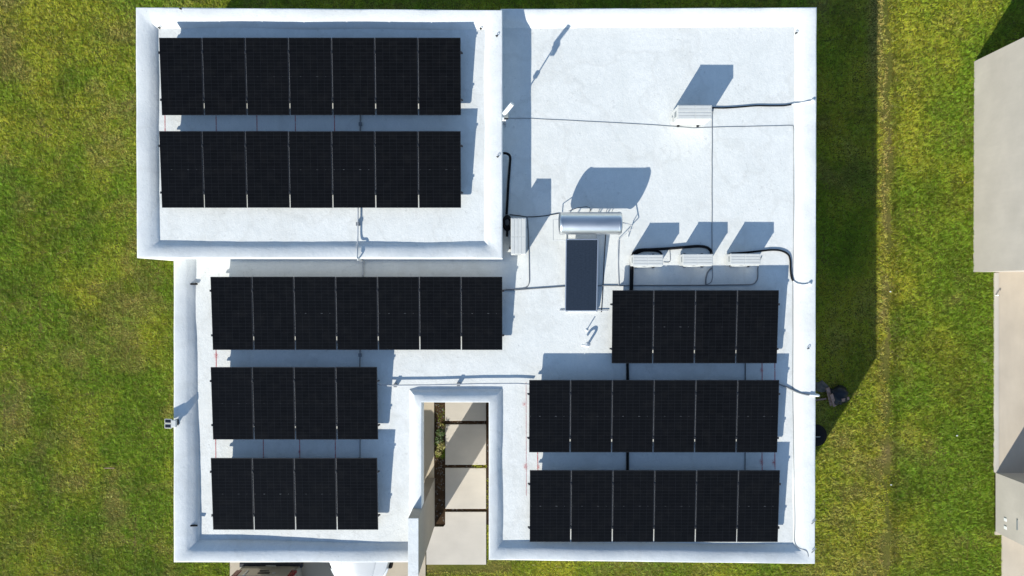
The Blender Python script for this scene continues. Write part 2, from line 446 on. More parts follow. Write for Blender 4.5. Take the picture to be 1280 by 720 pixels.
bm = BM(); prism(bm, [UP[0], UP[1], (UX, UY), (UX, ct + .3), (UX, UP[3][1]), UP[3]][:2] + [(UP[2][0], UP[2][1]), UP[3]], 0, 2.999)
obj('wall', bm, MT['wall'], house)
bm = BM(); box(bm, xw + T, cl - .002, ys + .02, ct - .002, 2.86, 2.9)
obj('ceiling', bm, MT['wall'], house)
bm = BM(); zf = 4.37
box(bm, X(510, zf) + .004, X(523, zf) - .004, Y(720.6, zf) + .004, Y(648, zf) - .004, 0, zf - .03)
o = obj('fin_wall', bm, MT['fin'], house); o["label"] = "tall taupe rendered fin wall with white top rising above the roof beside the courtyard"
bm = BM(); box(bm, X(510, zf), X(523, zf), Y(720.6, zf), Y(648, zf), zf - .0295, zf, .006); obj('coping', bm, MT['parapet'], o)
for py in (355, 657):
    p = onroof(242, py, .03); bm = BM(); tube(bm, [p + Vector((-.09, 0, 0)), p + Vector((.10, 0, -.012))], .028, 12, False)
    obj('drain_pipe', bm, MT['rubber'], house)
# chalk setting-out lines and red spray left on the roof by the installers
def ribbon(px0, py0, px1, py1, w, up=False):
    bm = BM(); n = 14; a = []
    for i in range(n + 1):
        t = i / n; p = onroof(px0 + (px1 - px0) * t, py0 + (py1 - py0) * t, .004, up)
        a.append((bm.verts.new(p + Vector((-w / 2, 0, 0))), bm.verts.new(p + Vector((w / 2, 0, 0)))))
    for u, v in zip(a, a[1:]): bm.faces.new((u[0], u[1], v[1], v[0]))
    return bm
for x, y0, y1, up in ((270, 140, 168, 1), (321, 140, 168, 1), (369, 140, 168, 1), (418, 140, 168, 1), (206, 140, 168, 1),
                      (270, 432, 464, 0), (269.5, 544, 578, 0), (329, 544, 578, 0), (374.5, 544, 578, 0), (419, 544, 578, 0),
                      (952.5, 448, 480, 0), (968.5, 448, 480, 0), (952.5, 560, 592, 0), (968.5, 560, 592, 0),
                      (657.6, 478, 620, 0), (672, 562, 592, 0)):
    obj('chalk_line', ribbon(x, y0, x + .3, y1, .012 if y1 > 600 else .025, bool(up)), MT['chalk'], house)
for x, y, s in ((270, 445, 1.0), (269, 575, .8), (657, 583, 1.0), (952, 577, 1.1), (967, 578, 1.0), (952, 463, .9), (374, 565, .7), (673, 584, .7), (655, 505, .8)):
    bm = BM(); bmesh.ops.create_circle(bm, cap_ends=True, segments=24, radius=.19)
    o = obj('spray_mark', bm, MT['spray'], house, loc=onroof(x, y, .006)); o.scale = (s * .55, s * .8, 1)

# ------------------------------------------------------------------ solar panels
PW, PL, GAP = 1.127, 2.037, .028
tilt = math.atan2(.17, 2.03)
def make_panel():
    r = thing('solar_module', '', 'solar panel')
    bm = BM(); w, l, f = PW / 2, PL / 2, .012
    box(bm, -w, w, -l, -l + f, -.033, .002); box(bm, -w, w, l - f, l, -.033, .002)
    box(bm, -w, -w + f, -l + f, l - f, -.033, .002); box(bm, w - f, w, -l + f, l - f, -.033, .002)
    obj('frame', bm, MT['panel_frame'], r)
    bm = BM(); box(bm, -w + f, w - f, -l + f, l - f, -.028, -.003)
    obj('cell_sheet', bm, MT['cells'], r)
    return r
ORD = ['second', 'third', 'fourth', 'fifth', 'sixth']
ROWS = [  # n, left px, right px, top py, bottom py, raised?, words
    (7, 197.2, 577.2, 47, 144, True, 'in the upper row on the raised roof', 'upper panel row on the raised roof'),
    (7, 197.2, 577.4, 164, 259.7, True, 'in the lower row on the raised roof', 'lower panel row on the raised roof'),
    (7, 263.3, 627.6, 346.3, 437, False, 'in the seven-panel row just below the raised roof', 'seven-panel row just below the raised roof'),
    (4, 263, 471.5, 459.3, 549, False, 'in the four-panel row left of the courtyard head', 'four-panel row left of the courtyard head'),
    (4, 263, 471.8, 572.5, 662.3, False, 'in the lowest left row, above the parked vehicles', 'lowest left row, above the parked vehicles'),
    (4, 765, 974.3, 363.3, 453.8, False, 'in the four-panel row below the air conditioners', 'four-panel row below the air conditioners'),
    (6, 661.2, 974.4, 475.3, 565.4, False, 'in the upper six-panel row right of the courtyard', 'upper six-panel row right of the courtyard'),
    (6, 661.2, 976.0, 587.3, 678.2, False, 'in the lower six-panel row right of the courtyard', 'lower six-panel row right of the courtyard'),
]
proto = None
for n, xl, xr, yt, yb, up, words, rackw in ROWS:
    zr = ZUR if up else ZR
    zt, zb = zr + .44, zr + .27
    cx = (X(xl, zt) + X(xr, zt)) / 2; cy = (Y(yt, zt) + Y(yb, zb)) / 2; cz = (zt + zb) / 2
    pit = PW + GAP; full = n * pit - GAP
    for i in range(n):
        who = 'leftmost' if i == 0 else 'rightmost' if i == n - 1 else ORD[i - 1] + ' from left'
        lab = 'black solar panel, %s %s' % (who, words)
        loc = (cx - full / 2 + PW / 2 + i * pit, cy + random.uniform(-.003, .003), cz)
        if proto is None: proto = make_panel(); o = proto; o.location = loc; o["label"] = lab
        else: o = dup(proto, loc, label=lab)
        o["group"] = 'solar panels ' + words
        o.rotation_euler = (tilt + random.uniform(-.0015, .0015), random.uniform(-.0015, .0015), 0)
    rk = thing('mounting_rack', 'dark metal mounting rack under the ' + rackw, 'mounting rack', (cx, cy, zr), 0, 'racks under the solar panels')
    fz = (lambda x, y: uroofz(x, y)) if up else roofz
    for fr in (-.30, .31):
        ly = fr * PL * math.cos(tilt); lz = cz - zr + fr * PL * math.sin(tilt) - .04
        bm = BM(); box(bm, -full / 2 - .055, full / 2 + .055, ly - .02, ly + .02, lz - .045, lz, .003)
        obj('rail', bm, MT['black_alu'], rk)
        k = int(round(full / 1.7)) + 1
        for j in range(k):
            lx = -full / 2 + .22 + j * (full - .44) / (k - 1)
            base = fz(cx + lx, cy + ly) - zr
            bm = BM(); box(bm, lx - .02, lx + .02, ly - .028, ly - .0205, base, lz - .005); box(bm, lx - .03, lx + .03, ly - .075, ly + .03, base - .002, base + .008)
            obj('leg', bm, MT['alu'], rk)
        for j in range(1, n):
            lx = -full / 2 - GAP / 2 + j * pit
            Mj = Matrix.Translation((lx, 0, cz - zr)) @ Matrix.Rotation(tilt, 4, 'X')
            bm = BM(); box(bm, -GAP * .42, GAP * .42, -.29 * PL, PL * .495, -.030, -.014, 0, Mj); obj('gap_light_strip', bm, MT['gap_light'], rk)  # added strip, no known rack part: makes the gap between panels look lit
        for j in range(n + 1):
            lx = -full / 2 - GAP / 2 + j * pit
            bm = BM(); box(bm, lx - .02, lx + .02, ly - .03, ly + .03, lz + .040, lz + .053, .002); box(bm, lx - .008, lx + .008, ly - .02, ly + .02, lz, lz + .045)
            obj('clamp', bm, MT['dark_plastic'], rk)

# ------------------------------------------------------------------ air conditioners
def make_ac(w, d, h, name='air_conditioner', hz=(.72, .12)):
    """origin under the middle of the unit; fan side towards -Y"""
    r = thing(name, '', 'air conditioner')
    bm = BM(); box(bm, -w / 2, w / 2, -d / 2, d / 2, .055, h - .012, .012); obj('casing', bm, MT['ac'], r)
    bm = BM(); box(bm, -w / 2 - .006, w / 2 + .006, -d / 2 - .006, d / 2 + .006, h - .013, h, .005)
    for k in range(4):
        y = -d / 2 + d * (k + .5) / 4
        box(bm, -w / 2 + .015, -.02, y - d * .10, y + d * .10, h - .002, h + .007, .003); box(bm, -.005, w / 2 - .015, y - d * .10, y + d * .10, h - .002, h + .007, .003)
    obj('top_cover', bm, MT['ac'], r)
    # fan opening, blades and guard on the front
    fx, fzc, fr = -w * .13, .055 + (h - .07) * .5, min(h * .40, w * .3)
    Mf = Matrix.Translation((fx, -d / 2 - .001, fzc)) @ Matrix.Rotation(math.pi / 2, 4, 'X')
    bm = BM(); lathe(bm, [(fr, 0), (fr, .004)], seg=28, M=Mf); fan = obj('fan_opening', bm, MT['dark_plastic'], r)
    bm = BM()
    for k in range(3):
        a = k * 2.094; b = [bm.verts.new(Mf @ Vector((math.cos(a + q) * rr, math.sin(a + q) * rr, zz))) for q, rr, zz in ((0, .04, .006), (-.4, fr * .9, .006), (.5, fr * .9, .020), (.7, .04, .012))]
        bm.faces.new(b)
    obj('fan', bm, MT['grey_plastic'], fan)
    bm = BM()
    for k in range(1, 6):
        rr = fr * k / 5; tube(bm, [Mf @ Vector((math.cos(q * math.pi / 10) * rr, math.sin(q * math.pi / 10) * rr, .030)) for q in range(21)], .0035, 5, False, False)
    for k in range(6):
        a = k * math.pi / 3; tube(bm, [Mf @ Vector((0, 0, .03)), Mf @ Vector((math.cos(a) * fr, math.sin(a) * fr, .03))], .004, 5, False)
    obj('fan_guard', bm, MT['ac'], r)
    # lip, carry handles, valves, feet
    bm = BM(); box(bm, -w / 2 + .02, w / 2 - .02, -d / 2 - .028, -d / 2 - .0025, h - .075, h - .045, .004); obj('front_lip', bm, MT['ac'], r)
    for sx in (-1, 1):
        bm = BM(); box(bm, sx * (w / 2 + .004) - .004, sx * (w / 2 + .004) + .004, -.07, .08, h * hz[0], h * (hz[0] + hz[1]), .003); obj('handle', bm, MT['grey_plastic'], r)
        for sy in (-1, 1):
            bm = BM(); box(bm, sx * w * .30 - .03, sx * w * .30 + .03, sy * (d / 2 + .01) - .04, sy * (d / 2 + .01) + .04, 0, .057, .006); obj('foot', bm, MT['dark_plastic'], r)
    bm = BM(); box(bm, w / 2, w / 2 + .05, d * .02, d * .40, .10, .26, .01); obj('valve_cover', bm, MT['ac'], r)
    return r
G5 = 'outdoor air conditioner units on the roof'
def put_ac(w, d, h, px, py, lab, rot=0.0, hz=(.72, .12)):
    a = make_ac(w, d, h, hz=hz); c = P(px, py, ZR + h); a.location = (c.x, c.y, roofz(c.x, c.y)); a.rotation_euler[2] = rot
    a["label"] = lab; a["group"] = G5; return a
A1 = put_ac(.92, .37, .84, 868.5, 140, 'large white air conditioner standing alone near the top right of the roof', math.pi, (.52, .26))
A2 = put_ac(.82, .30, .58, 810, 325.3, 'leftmost white air conditioner of the row of three above the four-panel row')
c = P(872.3, 324.5, ZR + .58); A3 = dup(A2, (c.x, c.y, roofz(c.x, c.y)), 0, 'middle white air conditioner of the row of three above the four-panel row')
c = P(931.8, 324, ZR + .58); A4 = dup(A2, (c.x, c.y, roofz(c.x, c.y)), 0, 'rightmost white air conditioner of the row of three above the four-panel row')
A5 = put_ac(.98, .40, .74, 648, 295.2, 'white air conditioner set sideways between the raised roof and the water tank', math.pi / 2)
# isolator boxes beside the row of three
for px, py, w_ in ((791.5, 328, 'leftmost'), (852, 325.3, 'middle'), (910.3, 325.2, 'rightmost')):
    p = onroof(px, py, 0); r = thing('isolator_box', 'small grey isolator box at the left side of the %s air conditioner of the three' % w_, 'electrical box', (p.x - .01, p.y, p.z), 0, 'isolator boxes beside air conditioners')
    bm = BM(); box(bm, -.05, .05, -.055, .055, .30, .42, .008); obj('box_body', bm, MT['grey_plastic'], r)
    bm = BM(); box(bm, -.025, .025, -.02, .02, .42, .43, .004); obj('switch', bm, MT['conduit'], r)
    bm = BM(); box(bm, -.012, .012, -.012, .012, 0, .305); box(bm, -.04, .04, -.04, .04, 0, .01); obj('post', bm, MT['galv'], r)

# ------------------------------------------------------------------ solar water heater
def heater():
    o = P(727, 345, ZR); z0 = roofz(o.x, o.y)
    r = thing('solar_water_heater', 'solar water heater with steel tank and one dark blue flat collector', 'water heater', (o.x, o.y, z0))
    def L(px, py, z): p = P(px, py, ZR + z); return Vector((p.x - o.x, p.y - o.y, z))
    zc, R = .66, .305
    a, b = L(700.5, 279.2, zc), L(775, 279.2, zc); cy = a.y
    My = Matrix.Translation((a.x, cy, zc)) @ Matrix.Rotation(math.pi / 2, 4, 'Y')
    Ln = b.x - a.x
    bm = BM(); lathe(bm, [(R, 0), (R, Ln)], seg=48, M=My); tank = obj('tank', bm, MT['steel'], r); autosmooth(tank, 60)
    for z in (0, Ln):
        s = -1 if z == 0 else 1
        bm = BM(); pr = [(R + .006, -s * .05 + 0), (R + .008, 0), (R * .96, s * .03), (R * .5, s * .055), (.02, s * .06)]
        lathe(bm, [(q, z + w) for q, w in pr], seg=48, M=My); bmesh.ops.recalc_face_normals(bm, faces=bm.faces)
        autosmooth(obj('end_cap', bm, MT['alu'], tank), 50)
    # collector
    t, bt = L(727, 298.5, .46), L(727, 389, .09)
    ln = (t - bt).length; ang = math.atan2(t.z - bt.z, t.y - bt.y); mid = (t + bt) / 2
    w = (X(747, ZR + .28) - X(706.3, ZR + .28)) / 2
    Mc = Matrix.Translation(mid) @ Matrix.Rotation(ang, 4, 'X')
    bm = BM(); f = .03
    for q in ((-w, w, -ln / 2, -ln / 2 + f), (-w, w, ln / 2 - f, ln / 2), (-w, -w + f, -ln / 2 + f, ln / 2 - f), (w - f, w, -ln / 2 + f, ln / 2 - f)):
        box(bm, *q, -.075, .005, .003, Mc)
    box(bm, -w + .005, w - .005, -ln / 2 + .005, ln / 2 - .005, -.073, -.06, 0, Mc)
    col = obj('collector_frame', bm, MT['alu'], r)
    bm = BM(); box(bm, -w + f, w - f, -ln / 2 + f, ln / 2 - f, -.02, -.004)
    g_ = obj('collector_glass', bm, MT['absorber'], col); g_.matrix_local = Mc
    # stand
    def strut(p, q, rr=.018):
        bm = BM(); tube(bm, [p, q], rr, 6, False); obj('strut', bm, MT['galv'], r)
    for sx in (-.42, .42):
        strut(Vector((sx, cy + .22, .0)), Vector((sx, cy + .18, zc - .22))); strut(Vector((sx, cy - .2, .0)), Vector((sx, cy - .16, zc - .24)))
        strut(Vector((sx, cy - .21, .02)), Vector((sx, bt.y - .02, .02)), .016); strut(Vector((sx, cy + .22, .02)), Vector((sx, cy - .2, .3)))
    strut(Vector((-.62, bt.y + .02, .03)), Vector((.75, bt.y + .02, .03)), .014)
    # pipes
    def pipe(pts, rr=.013, m='conduit'):
        bm = BM(); tube(bm, [L(*p) for p in pts], rr, 7, False); obj('pipe', bm, MT[m], r)
    pipe([(700, 274.5, .45), (691.5, 274.5, .30), (691.5, 300.2, .25), (706, 300.2, .36)])
    pipe([(776, 277.5, .48), (789.5, 281, .22), (785, 289, .2), (785, 297, .02)])
    pipe([(789.5, 281, .22), (791.5, 285, .2), (772.5, 300.5, .05), (772.5, 330, .015), (773.3, 356, .015)])
    pipe([(711, 263.8, .75), (722, 259.8, .55), (733, 258.3, .4), (737, 259.5, .3), (738.5, 264, .02)], .008, 'rubber')
    for x in (736, 747.5, 757, 764): strut(L(x + 1.5, 262.5, .0), L(x - 1, 272, .36), .012)
heater()

# ------------------------------------------------------------------ pipes, conduits and cables lying on the roof
def run(name, lab, cat, pts, r, mat, up=False, h=None, group=None, supports=()):
    bm = BM(); q = []
    dense = []
    for (ax, ay), (bx, by) in zip(pts, pts[1:]):
        k = max(1, int(math.hypot(bx - ax, by - ay) / 14))
        for i in range(k): dense.append((ax + (bx - ax) * i / k, ay + (by - ay) * i / k))
    dense.append(pts[-1])
    for (px, py) in dense:
        j = r * .25 if h is None else 0
        q.append(onroof(px + random.uniform(-.15, .15) * (h is None), py + random.uniform(-.15, .15) * (h is None), (r if h is None else h), up))
    tube(bm, q, r, 8)
    if not supports:
        return tag(obj(name, bm, MT[mat], smooth=True), lab, cat, group)
    t = thing(name, lab, cat, (0, 0, 0), 0, group)
    obj('tube', bm, MT[mat], t, smooth=True)
    for sx, sy in supports:
        p = onroof(sx, sy, h, up); b2 = BM(); zb = surfz(p.x, p.y, up)
        box(b2, p.x - .045, p.x + .045, p.y - .05, p.y + .05, zb, p.z + .02, .008); obj('support_block', b2, MT['conduit_dark'], t)
    return t
GC = 'cables and pipes on the roof'
run('cable', 'long thin black cable from the mast across the roof and down the right parapet', 'cable',
    [(629.5, 147.6), (660, 148), (700, 150), (760, 153), (820, 156.5), (866, 159.8), (915, 158.6), (960, 157.6), (988, 157), (992, 159.5), (992.3, 200), (992, 280), (991, 340), (991, 440), (990.8, 480), (992, 560), (993, 610), (993.6, 645), (993.2, 676), (997, 684), (1005, 687.5), (1009, 690.5), (1010.5, 696)], .0072, 'conduit_dark', group=GC)
run('cable', 'thin dark cable running straight down from the lone air conditioner to the row of three', 'cable',
    [(891.5, 137), (890.3, 145), (890, 200), (890, 300), (890.3, 333), (890.5, 346), (888.5, 353), (883, 355.5)], .010, 'conduit_dark', group=GC)
run('cable', 'short grey cable loop below the middle air conditioner of the three', 'cable',
    [(889.5, 335), (885, 340), (882.5, 348), (882.3, 357)], .022, 'conduit_dark', group=GC)
def lagged(lab, dark, pale, r1, r2, h=None):
    t = thing('refrigerant_pipe', lab, 'pipe', (0, 0, 0), 0, 'insulated refrigerant pipes')
    def one(nm, pts, r, mat, hh):
        bm = BM(); q = [onroof(px, py, hh) for px, py in pts]; tube(bm, q, r, 9); obj(nm, bm, MT[mat], t, smooth=True)
    one('black_lagging', dark, r1, 'rubber', r1 if h is None else h); one('bare_pipe', pale, r2, 'white_plastic', r2 + .012)
    p = onroof(*pale[-1], .0); bm = BM(); lathe(bm, [(.045, -.02), (.05, .03), (.03, .07)], p, 14); obj('entry_boot', bm, MT['white_plastic'], t, smooth=True)
lagged('black lagged pipe from the lone air conditioner to the right parapet',
       [(889, 134.6), (905, 135), (925, 133.8), (945, 132.2), (965, 132.3), (980, 132), (990, 130.4)], [(989.5, 130.6), (1000, 128.8), (1008, 127.2), (1016, 126)], .021, .015)
lagged('black lagged pipe curving from the rightmost of three air conditioners to the right parapet',
       [(914, 316.6), (930, 315.8), (950, 313.8), (966, 312.4), (977, 313.6), (985, 318), (987.8, 325), (988.3, 338), (989.5, 347), (991.5, 351)], [(991.3, 350.8), (996, 354.5), (1003, 356), (1012, 355)], .027, .015)
t = thing('refrigerant_pipe', 'thick black lagged pipes arching behind two air conditioners and down under the panels', 'pipe', (0, 0, 0), 0, 'insulated refrigerant pipes')
for pts, r_ in (([(889.5, 319), (888.6, 314), (884, 309.6), (874, 307.8), (860, 308.6), (840, 310.4), (815, 311.8), (800, 312.5), (792.5, 316), (789.6, 324), (788.8, 340), (788.4, 363), (786, 400), (784.3, 440), (784.6, 475), (784.6, 520), (784.4, 565), (784.6, 600)], .040),
                ([(827.5, 319), (825, 315.4), (818, 313.6), (804, 313.8), (795, 318), (791.4, 326), (790.6, 345), (790, 366)], .028)):
    bm = BM(); tube(bm, [onroof(a, b, r_) for a, b in pts], r_, 9); obj('black_lagging', bm, MT['rubber'], t, smooth=True)
t = thing('refrigerant_pipe', 'black lagged pipe with a bundled coil between the raised wall and the sideways air conditioner', 'pipe', (0, 0, 0), 0, 'insulated refrigerant pipes')
bm = BM(); tube(bm, [onroof(a, b, h_) for a, b, h_ in ((629, 191.5, .30), (634, 192.2, .28), (637.6, 196, .2), (637.2, 206, .05), (635.4, 230, .036), (634, 255, .036), (633.2, 268, .04))], .036, 9); obj('black_lagging', bm, MT['rubber'], t, smooth=True)
bm = BM(); c = onroof(634, 279, 0)
for k in range(5):
    ra, rb = .10 + .012 * (k % 3), .20 - .02 * k
    tube(bm, [c + Vector((math.cos(q * .4488) * ra * .95, math.sin(q * .4488) * rb, .05 + .055 * k + .015 * math.sin(q))) for q in range(15)], .034, 8, True, False)
tube(bm, [c + Vector((0, -.1, .1)), c + Vector((0, -.25, .05)), c + Vector((-.01, -.38, .03))], .03, 8)
tube(bm, [c + Vector((.05, .1, .12)), c + Vector((.12, .02, .2)), c + Vector((.14, -.04, .2))], .026, 8)
obj('coiled_lagging', bm, MT['rubber'], t, smooth=True)
t2 = run('conduit', 'grey conduit running off the raised roof over its lower parapet', 'conduit', [(447.4, 256), (447.2, 280), (447, 303), (446.8, 314), (446.6, 321)], .022, 'conduit', True, .085, GC, [(447, 280)])
bm = BM(); pa = onroof(446.6, 321, .085, True); pb = P(451.5, 324.6, ZR + .3)
tube(bm, [pa, Vector((pa.x + .02, UY - .04, pa.z + .01)), Vector((pb.x, UY - .05, ZUP - .1)), Vector((pb.x, UY - .05, ZR + .2)), Vector((pb.x, UY - .09, ZR + .05)), Vector((pb.x, UY - .5, ZR + .04))], .022, 8)
obj('tube', bm, MT['conduit'], t2, smooth=True)
run('conduit', 'short dark conduit bridging the two panel rows on the raised roof', 'conduit', [(450.6, 140), (450.4, 154), (450.2, 170)], .02, 'conduit_dark', True, .05, GC, [(450.4, 155)])
run('conduit', 'short dark conduit between the seven-panel row and the four-panel row beneath it', 'conduit', [(450.2, 430), (450, 445), (449.6, 466)], .02, 'conduit_dark', False, .05, GC, [(450, 444)])
run('conduit', 'short dark conduit between the two four-panel rows on the left', 'conduit', [(450.2, 543), (450, 580)], .014, 'conduit_dark', False, None, GC)
run('conduit', 'long grey conduit on blocks crossing above the courtyard between panel rows', 'conduit',
    [(471, 479), (476, 481), (490, 481.9), (540, 481.5), (600, 479.8), (645, 479.6), (663, 480.5)], .024, 'conduit', False, .12, GC, [(494, 481.8), (573, 480.6)])
t = thing('conduit', 'dark conduit with white outlet end crossing the right parapet beside the six-panel rows', 'conduit', (0, 0, 0), 0, GC)
bm = BM(); tube(bm, [onroof(a, b, .03) for a, b in ((972, 479.6), (982, 483.4), (990, 487.2), (998, 490.8), (1006, 493), (1014, 494.2))], .022, 8); obj('tube', bm, MT['conduit_dark'], t, smooth=True)
pa = onroof(1012, 494, .045); bm = BM(); tube(bm, [pa, pa + Vector((.22, -.01, .01)), pa + Vector((.27, -.01, -.08)), pa + Vector((.275, -.01, -.4))], .032, 10); obj('outlet', bm, MT['white_plastic'], t, smooth=True)
run('conduit', 'long thin grey conduit passing under the water heater towards the air conditioners', 'conduit',
    [(629, 362.8), (645, 362.4), (665, 361), (690, 359.2), (706, 358.2), (747, 357.2), (790, 356.8), (840, 356.8), (880, 356.6), (930, 355.8), (941, 355), (946, 350.5), (947.3, 344), (947.4, 336), (948.8, 329), (951.5, 321)], .016, 'conduit_dark', group=GC)
run('cable', 'thin dark cable down the right side of the sideways air conditioner', 'cable', [(659, 270.5), (660.4, 285), (661, 310), (661.6, 340), (661.4, 353), (658, 359.4), (650, 361.4), (632, 362)], .013, 'conduit_dark', group=GC)
run('cable', 'thin black cable from the raised wall to the steel water tank', 'cable', [(637, 268.4), (648, 269.6), (660, 271), (680, 270), (699, 266.6)], .011, 'rubber', group=GC)
run('cable', 'thin dark line along the right side of the flat collector', 'cable', [(757, 293), (755, 330), (753, 372), (751.6, 390)], .011, 'rubber', group=GC)  # thin dark tube along the collector's right side
run('cable', 'thin black cable crossing between the four-panel row and six-panel row at right', 'cable', [(931.4, 448), (931.4, 482)], .012, 'rubber', group=GC)
run('cable', 'thin black cable crossing between the two six-panel rows', 'cable', [(931.4, 560), (931.4, 594)], .010, 'rubber', group=GC)
run('cable', 'short grey cable between the left and middle air conditioners of the three', 'cable', [(829.5, 327.5), (836, 327.6), (838, 324), (837.3, 313)], .008, 'conduit_dark', group=GC)

# ------------------------------------------------------------------ small fittings
p = onroof(734.5, 431, 0)
t = thing('vent_pipe', 'white gooseneck vent pipe near the foot of the water heater', 'vent pipe', p)
bm = BM(); R_ = .085
pts = [Vector((0, 0, 0)), Vector((0, 0, .12)), Vector((0, .0, .22))] + [Vector((-R_ + R_ * math.cos(a), 0, .22 + R_ * math.sin(a))) for a in (.5, 1.05, 1.57, 2.1, 2.65, 3.1416)] + [Vector((-2 * R_, 0, .18))]
tube(bm, pts, .032, 12); obj('bent_tube', bm, MT['white_plastic'], t, smooth=True)
bm = BM(); lathe(bm, [(.075, 0), (.07, .012), (.04, .03)], (0, 0, 0), 18); obj('flange', bm, MT['white_plastic'], t, smooth=True)
p = onroof(733.3, 412.6, 0)
t = thing('vent_pipe', 'slim straight white vent pipe standing just above the gooseneck vent', 'vent pipe', p)
bm = BM(); tube(bm, [(0, 0, 0), (0, 0, .24)], .014, 10, False); obj('upright_tube', bm, MT['white_plastic'], t, smooth=True)
bm = BM(); lathe(bm, [(.045, 0), (.04, .012), (.016, .03)], (0, 0, 0), 16); obj('flange', bm, MT['white_plastic'], t, smooth=True)
# mast with a white tube antenna
mx, my = UX + .07, Y(158, ZR)
t = thing('antenna_mast', 'slim mast with white tube antenna on the right wall of the raised roof', 'antenna', (mx, my, ZR))
bm = BM(); tube(bm, [(0, 0, .02), (0, 0, 1.46)], .018, 10, False); obj('pole', bm, MT['galv'], t)
for z in (.3, .7):
    bm = BM(); box(bm, -.085, .02, -.03, .03, z, z + .03); obj('wall_bracket', bm, MT['galv'], t)
bm = BM(); box(bm, -.03, .10, -.07, .06, 1.36, 1.48, .012); obj('equipment_box', bm, MT['grey_plastic'], t)
bm = BM(); box(bm, -.02, .09, -.10, -.071, 1.30, 1.40, .006); obj('mount', bm, MT['dark_plastic'], t)
bm = BM(); tube(bm, [(-.02, .02, 1.44), (.20, .235, 1.66)], .058, 16, False); obj('tube_antenna', bm, MT['white_plastic'], t, smooth=False)
autosmooth(t.children[-1], 50)
bm = BM(); box(bm, -.07, .03, -.04, .04, .86, .97, .006); obj('cable_box', bm, MT['white_plastic'], t)
# twin headed solar lamp on the left parapet
p = onroof(219.5, 528, 0)
t = thing('solar_lamp', 'twin-headed solar lamp overhanging the left parapet above the lawn', 'lamp', (p.x, p.y, p.z))
bm = BM(); box(bm, -.02, .10, -.10, .10, .12, .22, .012); obj('lamp_body', bm, MT['grey_plastic'] and MT['ac'], t)
bm = BM(); box(bm, .02, .07, -.05, .05, 0, .13, .006); box(bm, -.01, .09, -.08, .08, 0, .01); obj('bracket', bm, MT['dark_plastic'], t)
for s in (-1, 1):
    Mh = Matrix.Translation((-.12, s * .068, .185)) @ Matrix.Rotation(-.15, 4, 'Y')
    bm = BM(); box(bm, -.105, .105, -.062, .062, -.02, .014, .006, Mh); h_ = obj('lamp_head', bm, MT['ac'], t)
    bm = BM(); box(bm, -.085, .085, -.044, .044, .0145, .019, 0, Mh); obj('solar_cell', bm, MT['glass_dark'], h_)
# eye bolts on the parapets
G6 = 'small eye bolts on the parapets'
for px, py, up, lab in ((226.5, 12, True, 'tiny dark eye bolt near the top left corner of the raised parapet'), (200, 36, True, 'tiny dark eye bolt at the top left inner corner of the raised roof'),
                        (601, 37, True, 'tiny dark eye bolt at the top right inner corner of the raised roof'), (621, 46, True, 'tiny dark eye bolt on the right raised parapet near its top'),
                        (622, 196.8, True, 'tiny dark eye bolt on the right raised parapet beside the black pipe'), (994.5, 42.5, False, 'tiny dark eye bolt at the top right inner corner of the main roof'),
                        (1009.5, 436, False, 'tiny dark eye bolt on the right parapet beside the four-panel row')):
    p = onroof(px, py, 0, up); bm = BM()
    tube(bm, [p, p + Vector((0, 0, .03))], .012, 8, False)
    tube(bm, [p + Vector((.03 * math.cos(k * .6283), 0.012, .055 + .03 * math.sin(k * .6283))) for k in range(11)], .009, 6, False, False)
    tag(obj('eye_bolt', bm, MT['rubber']), lab, 'eye bolt', G6)
# rain spouts through right parapet corner
for px, py, lab in ((1016.5, 652, 'small grey spout stub on the right parapet above the bottom corner'), (1016.5, 688, 'small grey spout stub at the bottom right corner of the parapet')):
    p = onroof(px, py, .02); bm = BM(); tube(bm, [p + Vector((-.05, -.06, .02)), p + Vector((.06, .08, .06))], .014, 8, False)
    tag(obj('spout', bm, MT['conduit_dark']), lab, 'spout', 'spout stubs on the right parapet')

# ------------------------------------------------------------------ neighbour's house
nh = thing('neighbour_house', "neighbour's beige rendered house, only its left walls in view at the right edge", 'house', (X(1217), Y(340), 0))
o0 = Vector(nh.location)
bm = BM(); prism(bm, [(X(1216.5) - o0.x, Y(340) - o0.y), (9 , Y(340) - o0.y), (9, Y(77) - o0.y), (X(1217.5) - o0.x, Y(77) - o0.y)], 0, 3.3); obj('wall', bm, MT['nwall'], nh)
bm = BM(); prism(bm, [(X(1216.5) - o0.x - .06, -.06), (9.06, -.06), (9.06, Y(77) - o0.y + .06), (X(1216.5) - o0.x - .06, Y(77) - o0.y + .06)], 3.301, 3.5); obj('roof', bm, MT['nwall2'], nh)
bm = BM(); prism(bm, [(X(1243) - o0.x, Y(664) - o0.y), (9, Y(664) - o0.y), (9, Y(590.5) - o0.y), (X(1243) - o0.x, Y(590.5) - o0.y)], 0, 3.0); w2 = obj('wall', bm, MT['nwall2'], nh); w2["label"] = "pale grey rendered end wall with two small vents"
bm = BM(); prism(bm, [(X(1243) - o0.x - .05, Y(664) - o0.y - .05), (9.05, Y(664) - o0.y - .05), (9.05, Y(590.5) - o0.y + .05), (X(1243) - o0.x - .05, Y(590.5) - o0.y + .05)], 3.001, 3.15); obj('roof', bm, MT['nwall2'], nh)
bm = BM(); box(bm, 6.2, 9, Y(590) - o0.y, -.002, 0, 3.3); obj('wall', bm, MT['nwall'], nh)
def onwall(px, py):       # on the plane of the grey end wall
    xw_ = X(1243); k = xw_ / (px - 640); return Vector((xw_ - o0.x, (360 - py) * k - o0.y, HC - k * F))
for px, py in ((1257, 649.5), (1257, 659.5)):
    q = onwall(px, py); bm = BM(); box(bm, q.x - .02, q.x - .002, q.y - .05, q.y + .05, q.z - .06, q.z + .06, .004); obj('vent', bm, MT['white_plastic'], w2)
